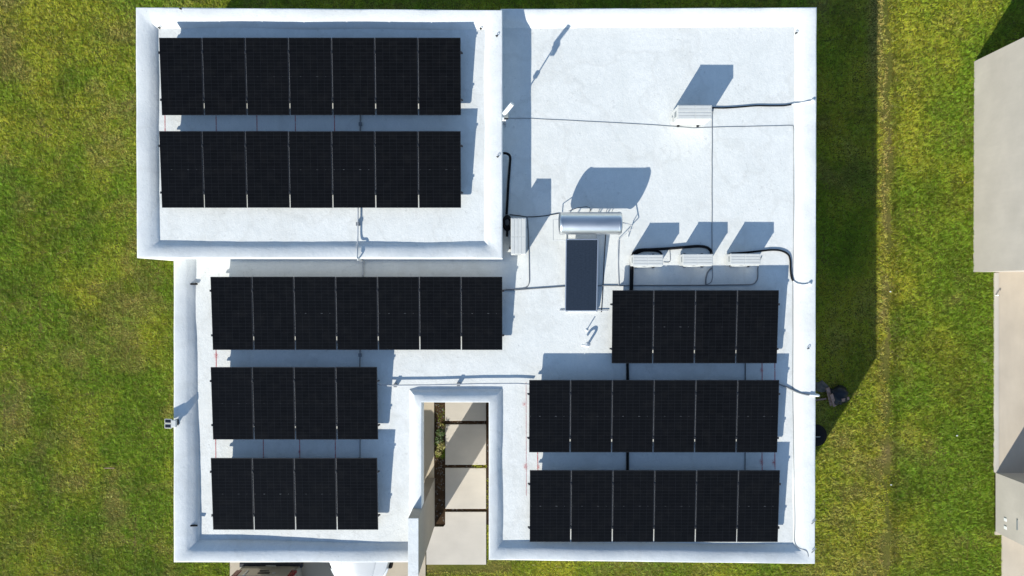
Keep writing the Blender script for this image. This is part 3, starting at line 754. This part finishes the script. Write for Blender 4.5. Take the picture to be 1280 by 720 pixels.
q = onwall(1272, 656); bm = BM(); box(bm, q.x - .03, q.x - .002, q.y - .16, q.y + .16, q.z - .02, q.z + .02, .004); obj('rail_slot', bm, MT['grey_plastic'], w2)
p = P(1243.2, 369, .07)
t = thing('garden_tap', 'small white garden tap standing at the edge of the neighbour\'s patio', 'tap', (p.x + .03, p.y, .055))
bm = BM(); tube(bm, [(0, 0, 0), (0, 0, .12)], .022, 8, False); obj('standpipe', bm, MT['white_plastic'], t)
bm = BM(); tube(bm, [(0, 0, .12), (.03, 0, .14), (.06, 0, .11)], .016, 8); obj('spout', bm, MT['galv'], t)

# ------------------------------------------------------------------ vehicles
def rbox(w, zb, zt, y, tuck=.06, crown=.03):
    """cross section of a car body at y: half width w, from zb to zt"""
    s = [(-w * .93, zb), (-w, zb + .12), (-w, (zb + zt) / 2), (-w + tuck * .3, zt - .09), (-w + tuck, zt - .02), (-w * .62, zt + crown * .6), (0, zt + crown)]
    s = s + [(-x, z) for x, z in s[-2::-1]]
    return [Vector((x, y, z)) for x, z in s]
def wheel(parent, x, y, r=.33):
    Mw = Matrix.Translation((x, y, r)) @ Matrix.Rotation(math.pi / 2, 4, 'Y')
    root = thing('wheel', '', ''); del root["label"]; del root["category"]; root.parent = parent
    bm = BM(); lathe(bm, [(r * .62, -.10), (r * .93, -.105), (r, -.07), (r, .07), (r * .93, .105), (r * .62, .10)], seg=28, M=Mw); obj('tyre', bm, MT['rubber'], root, smooth=False)
    bm = BM(); lathe(bm, [(r * .60, -.085), (r * .3, -.095), (r * .3, .095), (r * .60, .085)], seg=20, M=Mw); obj('rim', bm, MT['alu'], root)
# white car, nose towards the street, backed under the carport
car = thing('parked_car', 'white car parked under the roof with its bonnet showing below the parapet', 'car', (X(449, .85), -9.42, .045), 0)
LN = [(0, .48, .30, .58), (.06, .57, .24, .66), (.16, .64, .21, .72), (.32, .74, .19, .78), (.55, .87, .18, .83), (.85, .975, .18, .89), (1.15, .99, .18, .95), (1.5, .985, .18, 1.0), (2.2, .98, .18, 1.02), (3.0, .96, .2, 1.02), (3.35, .88, .24, .96), (3.45, .80, .3, .86)]
bm = BM(); loft(bm, [rbox(w, a, b, s) for s, w, a, b in LN]); body = obj('body', bm, MT['white_paint'], car); autosmooth(body, 40)
bm = BM(); secs = []
for s, w, a, b in LN[2:8]:
    if s > 1.5: s = 1.5
    hw = .36 + .24 * min(1, (s - .1) / 1.1)
    secs.append([Vector((x, s, z)) for x, z in ((-hw, b - .02), (-hw, b + .030), (-hw + .05, b + .048), (0, b + .056), (hw - .05, b + .048), (hw, b + .030), (hw, b - .02))])
loft(bm, secs); autosmooth(obj('bonnet', bm, MT['white_paint'], car), 40)
bm = BM(); CB = [(1.2, .82, 1.01, .02), (1.6, .80, 1.52, 0), (1.9, .78, 1.64, 0), (2.75, .77, 1.62, 0), (3.05, .78, 1.50, 0), (3.36, .80, 1.02, 0)]
loft(bm, [[Vector((x, y, z)) for x, z in ((-.86, .93), (-w, zt - .04), (-w + .1, zt), (w - .1, zt), (w, zt - .04), (.86, .93))] for y, w, zt, _ in CB]); autosmooth(obj('cabin_glass', bm, MT['glass_dark'], car), 40)
bm = BM(); loft(bm, [[Vector((x, y, z)) for x, z in ((-w - .01, zt - .05), (-w + .1, zt + .012), (w - .1, zt + .012), (w + .01, zt - .05))] for y, w, zt, _ in CB[1:5]]); autosmooth(obj('roof', bm, MT['white_paint'], car), 40)
for sx in (-1, 1):
    bm = BM(); tube(bm, [(sx * (.375 + .24 * min(1, (q - .1) / 1.1)), q, zz) for q, zz in ((.16, .722), (.32, .785), (.55, .838), (.85, .9), (1.15, .962))], .011, 6); obj('seam', bm, MT['conduit_dark'], car)
    bm = BM(); pts = [(sx * .63, .17, .64), (sx * .72, .32, .675), (sx * .81, .47, .70), (sx * .89, .62, .73)]
    tube(bm, pts, lambda t: .03 + .025 * math.sin(t * 3.14), 10); obj('headlight', bm, MT['clear_lens'], car, smooth=True)
    bm = BM(); box(bm, sx * 1.0 - .07, sx * 1.0 + .07, 1.42, 1.56, 1.02, 1.13, .03); obj('mirror', bm, MT['white_paint'], car)
    for yy in (.80, 2.85): wheel(car, sx * .86, yy)
bm = BM(); box(bm, -.45, .45, -.012, .05, .32, .48, .01); obj('grille', bm, MT['dark_plastic'], car)
# beige silver estate car seen from its tail
sv = thing('parked_car', 'beige silver off-road car with red tail lights below the bottom left parapet', 'car', (X(339.5, .55), Y(703, .55), .045), math.pi)
# local +Y runs towards the nose after the half turn: the tail is at y = 0
LS = [(.10, .90, .42, 1.02), (.16, .935, .36, 1.10), (.5, .95, .3, 1.12), (1.2, .955, .28, 1.12), (3.2, .955, .28, 1.10), (3.5, .95, .28, 1.06), (4.3, .93, .3, 1.02), (4.55, .86, .36, .95)]
bm = BM(); loft(bm, [rbox(w, a, b, s, .04, .02) for s, w, a, b in LS]); autosmooth(obj('body', bm, MT['silver_paint'], sv), 40)
bm = BM(); CS = [(.12, .86, 1.0, 1.02), (.20, .84, 1.66, 1.0), (.5, .82, 1.74, 1), (2.6, .80, 1.74, 1), (3.25, .82, 1.14, 1)]
loft(bm, [[Vector((x, y, z)) for x, z in ((-.90, 1.06 if y > .15 else .95), (-w, zt - .05), (-w + .12, zt), (w - .12, zt), (w, zt - .05), (.90, 1.06 if y > .15 else .95))] for y, w, zt, _ in CS]); autosmooth(obj('cabin_glass', bm, MT['glass_dark'], sv), 40)
bm = BM(); loft(bm, [[Vector((x, y, z)) for x, z in ((-w - .012, zt - .09), (-w + .1, zt + .02), (w - .1, zt + .02), (w + .012, zt - .09))] for y, w, zt, _ in CS[1:4]]); autosmooth(obj('roof', bm, MT['silver_paint'], sv), 40)
bm = BM(); box(bm, -.84, .84, .080, .125, .60, 1.42, .02); tg = obj('tailgate', bm, MT['silver_paint'], sv)
bm = BM(); box(bm, -.16, .20, .070, .0795, 1.13, 1.26, .004); obj('number_plate', bm, MT['dark_plastic'], tg)
bm = BM(); box(bm, -.08, .20, .055, .0795, 1.02, 1.055, .006); obj('handle', bm, MT['dark_plastic'], tg)
bm = BM(); box(bm, .55, .60, .050, .0795, 1.0, 1.42, .008); obj('white_bar', bm, MT['white_plastic'], tg)  # narrow upright white bar on the tailgate
bm = BM(); box(bm, -.34, -.24, .066, .0795, 1.16, 1.24, .006); obj('emblem', bm, MT['alu'], tg)
bm = BM(); box(bm, -1.0, 1.0, -.015, .15, .42, .585, .03); bp = obj('bumper', bm, MT['dark_plastic'], sv)
bm = BM(); box(bm, -.16, .16, .055, .145, .5855, .60, .004); obj('step_pad', bm, MT['silver_paint'], bp)
bm = BM(); box(bm, -.33, .33, -.10, -.016, .44, .53, .008); obj('tow_hitch', bm, MT['dark_plastic'], bp)
for sx in (-1, 1):
    bm = BM(); box(bm, sx * .855 - .09, sx * .855 + .09, .062, .16, .96, 1.50, .03); obj('tail_light', bm, MT['red_lens'], sv)
    for yy in (.95, 3.7): wheel(sv, sx * .84, yy, .37)

# ------------------------------------------------------------------ things on the right lawn in the house's shade
def lump(bm, c, rx, ry, rz, seed, amp=.22):
    r_ = random.Random(seed); res = bmesh.ops.create_icosphere(bm, subdivisions=3, radius=1.0)
    ph = [r_.uniform(0, 6.28) for _ in range(6)]
    for v in res['verts']:
        n = v.co.copy(); k = 1 + amp * (.5 * math.sin(3 * n.x + ph[0]) * math.cos(3.3 * n.y + ph[1]) + .35 * math.sin(7 * n.y + ph[2] + 3 * n.z) + .25 * math.sin(11 * n.x + 9 * n.z + ph[3]))
        v.co = Vector((c[0] + n.x * rx * k, c[1] + n.y * ry * k, max(c[2] + n.z * rz * k, .01)))
p = P(1049.5, 494, .2)
bm = BM(); lump(bm, (0, 0, .14), .29, .27, .2, 3, .35); lump(bm, (.10, -.12, .10), .17, .15, .13, 5, .35)
tag(obj('rubbish_sack', bm, MT['tarp'], smooth=True, loc=(p.x, p.y, 0), rot=(0, 0, -.5)), 'lumpy black rubbish sack lying in the shade on the right lawn', 'sack')
for (x0, y0, x1, y1, z0, z1, w, lab) in ((1034.5, 485, 1039.5, 506.5, .30, .06, .12, 'longer reddish plank leaning on the black rubbish sack'), (1039, 493, 1043.5, 507.5, .34, .10, .11, 'shorter pale-ended plank beside the black rubbish sack'),
                                     (1052.5, 500.5, 1061, 497.5, .33, .14, .10, 'small reddish board at the sunny edge of the black sack'), (1020, 500, 1033, 498.2, .03, .04, .05, 'thin brown stick lying on the grass left of the sack')):
    a, b = P(x0, y0, z0), P(x1, y1, z1); d = b - a
    M_ = Matrix.Translation((a + b) / 2) @ d.to_track_quat('X', 'Z').to_matrix().to_4x4()
    bm = BM(); box(bm, -d.length / 2, d.length / 2, -w / 2, w / 2, -.02, .02, .004, M_)
    tag(obj('plank', bm, MT['wood']), lab, 'plank', 'planks by the rubbish sack')
p = P(1028, 484, .1); bm = BM(); lump(bm, (0, 0, .05), .24, .16, .13, 9, .35)
tag(obj('stone', bm, MT['stone'], smooth=True, loc=(p.x, p.y, 0), rot=(0, 0, -.5)), 'rough grey stone lying left of the black rubbish sack', 'stone')
p = P(1020.5, 544.5, .75)
t = thing('dustbin', 'round black dustbin standing against the right wall of the house', 'dustbin', (p.x, p.y, 0))
bm = BM(); lathe(bm, [(.25, 0), (.27, .02), (.315, .68), (.325, .70)], seg=32); autosmooth(obj('bin_body', bm, MT['rubber'], t), 40)
bm = BM(); lathe(bm, [(.345, .67), (.35, .71), (.33, .74), (.22, .79), (.08, .81)], seg=32); ld = obj('lid', bm, MT['rubber'], t); autosmooth(ld, 40)
bm = BM(); tube(bm, [(-.09, -.02, .80), (-.05, -.02, .85), (.05, -.02, .85), (.09, -.02, .80)], .016, 8); obj('handle', bm, MT['grey_plastic'], ld, smooth=True)
# litter and a stick on the lawns
for px, py, lab in ((1113, 364.5, 'small white scrap on the right lawn beside the dry strip'), (1196.5, 544.5, 'small white scrap on the lawn left of the neighbour\'s patio'), (1114, 606, 'small white scrap low on the dry strip of the right lawn')):
    p = P(px, py, .05); bm = BM(); lump(bm, (0, 0, .03), .028, .02, .018, int(px), .4)
    tag(obj('litter', bm, MT['white_plastic'], loc=(p.x, p.y, .02)), lab, 'litter', 'white scraps on the lawn')
a, b = P(130, 585.3, .07), P(143, 585.3, .07); bm = BM(); tube(bm, [a, (a + b) / 2 + Vector((0, .01, .01)), b], .014, 6)
tag(obj('stick', bm, MT['wood']), 'thin dark stick lying on the left lawn', 'stick')

# ------------------------------------------------------------------ courtyard plants
def plant(px, py, h, r, n, mat, lab, seed):
    r_ = random.Random(seed); p = P(px, py, h * .6)
    t = thing('courtyard_plant', lab, 'plant', (p.x, p.y, .01), 0, 'young plants in the courtyard bed')
    sb, lb = BM(), BM()
    for k in range(5):
        a = r_.uniform(0, 6.28); tip = Vector((math.cos(a) * r * .7, math.sin(a) * r * .7, h * r_.uniform(.7, 1)))
        tube(sb, [(0, 0, 0), tip * .5 + Vector((0, 0, h * .12)), tip], .006, 5)
    for k in range(n):
        a = r_.uniform(0, 6.28); rr = r * math.sqrt(r_.random()); z = h * (.25 + .75 * r_.random()) * (1 - .4 * rr / r)
        c = Vector((math.cos(a) * rr, math.sin(a) * rr, z)); q = r_.uniform(0, 6.28)
        u = Vector((math.cos(q), math.sin(q), r_.uniform(-.5, .5))) * r_.uniform(.025, .055); v = Vector((-math.sin(q), math.cos(q), r_.uniform(-.4, .4))) * .022
        lb.faces.new([lb.verts.new(c - u), lb.verts.new(c + v), lb.verts.new(c + u), lb.verts.new(c - v)])
    obj('stem', sb, MT['wood'], t); obj('leaves', lb, MT[mat], t)
plant(550.5, 541, .30, .14, 110, 'leaf', 'dark green leafy plant in the middle of the courtyard bed', 1)
plant(548.5, 550, .24, .12, 80, 'leaf', 'dark green plant just below the tallest in the courtyard bed', 2)
plant(551.5, 557, .20, .13, 110, 'leaf_dry', 'yellow green sunlit plant in the courtyard bed', 3)
plant(548.5, 566, .14, .11, 40, 'leaf_dry', 'small dry plant at the lower end of the courtyard bed', 4)
plant(553.5, 532.5, .22, .09, 26, 'leaf_dry', 'sparse pale plant at the edge of the first slab', 5)

# ------------------------------------------------------------------ grass (blades, uncountable)
def vnoise(x, y, sc, seed):
    r_ = np.random.default_rng(seed); tab = r_.random((256, 256)).astype(np.float32)
    u, v = x * sc + 100, y * sc + 100; i, j = np.floor(u).astype(int), np.floor(v).astype(int); fu, fv = u - i, v - j
    fu, fv = fu * fu * (3 - 2 * fu), fv * fv * (3 - 2 * fv); i0, j0, i1, j1 = i % 256, j % 256, (i + 1) % 256, (j + 1) % 256
    return (tab[i0, j0] * (1 - fu) + tab[i1, j0] * fu) * (1 - fv) + (tab[i0, j1] * (1 - fu) + tab[i1, j1] * fu) * fv
def fbm(x, y, sc, seed, o=4):
    s, a, t = 0, 1, 0
    for k in range(o): s = s + a * vnoise(x, y, sc * 2 ** k, seed + k); t += a; a *= .55
    return s / t
def grass(density=3100):
    x0, x1, y0, y1 = -18.2, 18.2, -10.6, 10.6
    n = int((x1 - x0) * (y1 - y0) * density)
    x = rng.uniform(x0, x1, n); y = rng.uniform(y0, y1, n)
    keep = np.ones(n, bool)
    def cut(a, b, c, d): keep[(x > a) & (x < b) & (y > c) & (y < d)] = False
    cut(xw - .02, cr + .1, ys, 1.2); cut(UP[0][0] - .02, UX + .2, UY, UP[0][1]); cut(cr - .25, MAIN[6][0] + .02, -7.65, MAIN[8][1])
    cut(X(287.5), X(532.5), -30, -7); cut(X(533) - .05, sx1 + .01, Y(705.2), 0)
    cut(X(1216.5), 30, Y(340), Y(77)); cut(X(1242.3), 30, Y(668), Y(338)); cut(X(1251), 30, -30, Y(660))
    x, y = x[keep], y[keep]
    for a, b, c_, d_, m in ((X(544), X(556), Y(572), Y(552), 420), (X(590), X(607), Y(585.5), Y(581.5), 160), (X(608.2), X(613), Y(634), Y(598), 240), (X(544), X(556), Y(530), Y(505), 90)):
        x = np.append(x, rng.uniform(a, b, m)); y = np.append(y, rng.uniform(c_, d_, m))      # weeds between the courtyard slabs
    patch = fbm(x, y, .33, 11); fine = fbm(x, y, 1.6, 31); mid = fbm(x, y, .85, 51)
    # the worn turf seam on the right, dry yellow grass beside the house, bare soil by the path
    sx_ = 12.06 + .30 * (fbm(x * 0, y, .8, 71) - .5) + .12 * (fbm(x, y, 3.5, 75) - .5)
    seam = np.exp(-((x - sx_ - .06) / .16) ** 2); crack = np.exp(-((x - sx_ - .17) / .085) ** 2)
    dryl = np.clip((x - 8.3) / .8, 0, 1) * np.clip((12.15 - x) / .15, 0, 1) * np.clip((1.2 - y) / 2.5, 0, 1)
    lit = np.clip((x - 11.7) / .1, 0, 1) * np.clip((12.3 - x) / .3, 0, 1)  # dry strip by the seam, its sunlit brightness put into the blade colour
    bare = np.exp(-((y - (Y(708.5))) / .22) ** 2) * ((x > X(532)) & (x < X(640))) * np.clip(1.3 - np.abs(x - X(570)) / 2.2, 0, 1)
    left = np.clip((-8.5 - x) / 1.0, 0, 1)
    # seams between the rolls of turf
    wob = .10 * (fbm(x, y, .9, 171) - .5)
    sod = np.zeros_like(x)
    for per, v, sd in ((1.35, x + wob + .2 * np.floor(y / 3.1), 181), (2.3, y + wob, 191)):
        dd = np.abs((v / per) % 1 - .5) * per
        sod = np.maximum(sod, np.exp(-(dd / .035) ** 2) * np.clip((fbm(x, y, .8, sd) - .52) * 7, 0, 1))
    dry = np.clip((patch - .50) * 2.0 + (mid - .5) * 1.5 + (fine - .5) * .8 + .27 + .20 * left - .10 * np.clip((x - 12.3) / .3, 0, 1), 0, 1)
    dry = np.clip(dry + .55 * seam + .50 * dryl + .45 * lit, 0, 1)
    brown = np.clip((fbm(x, y, .55, 91) * .6 + fbm(x, y, 1.7, 95) * .4 - .56 + .035 * left) * 5, 0, 1) * (.55 + .2 * left)
    brown = np.clip(brown + 1.0 * seam * np.clip(fbm(x, y, 1.3, 101) * 3.2 - .9, 0, 1) + bare * 1.2 + .45 * dryl * np.clip((fbm(x, y, 1.2, 111) - .5) * 5, 0, 1), 0, 1)
    brown = np.clip(brown + .8 * np.clip((x - 11.4) / .3, 0, 1) * np.clip((12.05 - x) / .1, 0, 1) * np.clip((y - 5.5) / 2, 0, 1), 0, 1)
    p = 1 - .40 * brown - .45 * np.clip((fine - .56) * 5, 0, 1) - .75 * bare - .8 * sod - .95 * crack * np.clip(fbm(x, y, 2.2, 131) * 3 - .6, 0, 1)
    k = rng.random(len(x)) < p
    x, y, dry, brown, fine, mid, sod, dryl = x[k], y[k], dry[k], brown[k], fine[k], mid[k], sod[k], dryl[k]
    n = len(x)
    green = np.array([.205, .300, .020]); yel = np.array([.405, .405, .034]); brn = np.array([.43, .325, .11])
    c = green + (yel - green) * dry[:, None]; c = c + (brn - c) * (brown * .8)[:, None]
    deep = np.clip((.52 - fbm(x, y, 1.1, 121)) * 4, 0, 1)[:, None]
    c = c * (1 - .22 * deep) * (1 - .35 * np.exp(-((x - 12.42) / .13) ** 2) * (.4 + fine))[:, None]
    cell = vnoise(x, y, 21.0, 201)[:, None]; cell2 = vnoise(x, y, 7.0, 211)[:, None]      # tufts a few centimetres across
    c = c * (.62 + .66 * cell + .22 * cell2)
    c = c * (.75 + .50 * rng.random((n, 1))) * (1 + .10 * rng.standard_normal((n, 3)))
    straw = rng.random(n) < (.02 + .06 * dry); c[straw] = c[straw] * .4 + np.array([.34, .31, .13]) * (.5 + .5 * rng.random((straw.sum(), 1)))
    c = np.clip(c, .004, .55)
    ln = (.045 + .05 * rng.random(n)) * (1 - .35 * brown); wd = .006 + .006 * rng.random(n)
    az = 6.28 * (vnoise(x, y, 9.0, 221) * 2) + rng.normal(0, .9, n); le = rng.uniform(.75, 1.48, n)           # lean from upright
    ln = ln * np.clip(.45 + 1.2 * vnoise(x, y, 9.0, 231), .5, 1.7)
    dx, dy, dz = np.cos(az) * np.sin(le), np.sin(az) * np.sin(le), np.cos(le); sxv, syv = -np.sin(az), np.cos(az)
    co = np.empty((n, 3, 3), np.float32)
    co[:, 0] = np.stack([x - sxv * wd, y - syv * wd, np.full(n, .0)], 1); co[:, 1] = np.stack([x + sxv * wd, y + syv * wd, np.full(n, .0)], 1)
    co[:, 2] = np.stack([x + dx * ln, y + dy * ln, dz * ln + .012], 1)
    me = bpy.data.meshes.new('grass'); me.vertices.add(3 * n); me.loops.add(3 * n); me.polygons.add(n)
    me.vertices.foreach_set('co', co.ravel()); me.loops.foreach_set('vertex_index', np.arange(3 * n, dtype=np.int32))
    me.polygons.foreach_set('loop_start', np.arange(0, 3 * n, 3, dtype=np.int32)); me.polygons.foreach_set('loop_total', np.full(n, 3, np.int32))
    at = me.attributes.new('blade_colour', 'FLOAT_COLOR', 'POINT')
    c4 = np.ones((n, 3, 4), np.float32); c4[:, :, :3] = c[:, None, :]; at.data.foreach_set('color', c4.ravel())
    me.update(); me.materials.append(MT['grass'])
    o = bpy.data.objects.new('grass', me); COL.objects.link(o); o["kind"] = "stuff"; o["label"] = "short patchy lawn grass, green to dry yellow, around the houses"
    print('blades', n)
grass()

# ------------------------------------------------------------------ light, sky, camera
travel = Vector((.985, 1.6, -1.0)).normalized()
elev = math.asin(-travel.z); azim = math.atan2(-travel.x, -travel.y)
W = bpy.data.worlds.new("World"); S.world = W; W.use_nodes = True
nt = W.node_tree; bg = nt.nodes['Background']; sky = nt.nodes.new('ShaderNodeTexSky'); sky.sky_type = 'NISHITA'
sky.sun_disc = False; sky.sun_elevation = elev; sky.sun_rotation = azim; sky.air_density = 1.0; sky.dust_density = 0.0; sky.ozone_density = 1.2
nt.links.new(sky.outputs[0], bg.inputs[0]); bg.inputs[1].default_value = .15
sl = bpy.data.lights.new('sun', 'SUN'); sl.energy = 5.0; sl.angle = math.radians(.5); sl.color = (1.0, .97, .885)
so = bpy.data.objects.new('sun', sl); COL.objects.link(so); so.rotation_euler = travel.to_track_quat('-Z', 'Y').to_euler(); so.location = (-10, -16, 30)
cd = bpy.data.cameras.new('camera'); cam = bpy.data.objects.new('camera', cd); COL.objects.link(cam)
cam.location = (0, 0, HC); cd.sensor_width = 36; cd.lens = 36 * F / 1280; cd.clip_end = 1000
S.camera = cam
S.render.engine = 'CYCLES'
S.view_settings.view_transform = 'Standard'; S.view_settings.look = 'None'; S.view_settings.exposure = .40; S.view_settings.gamma = 1
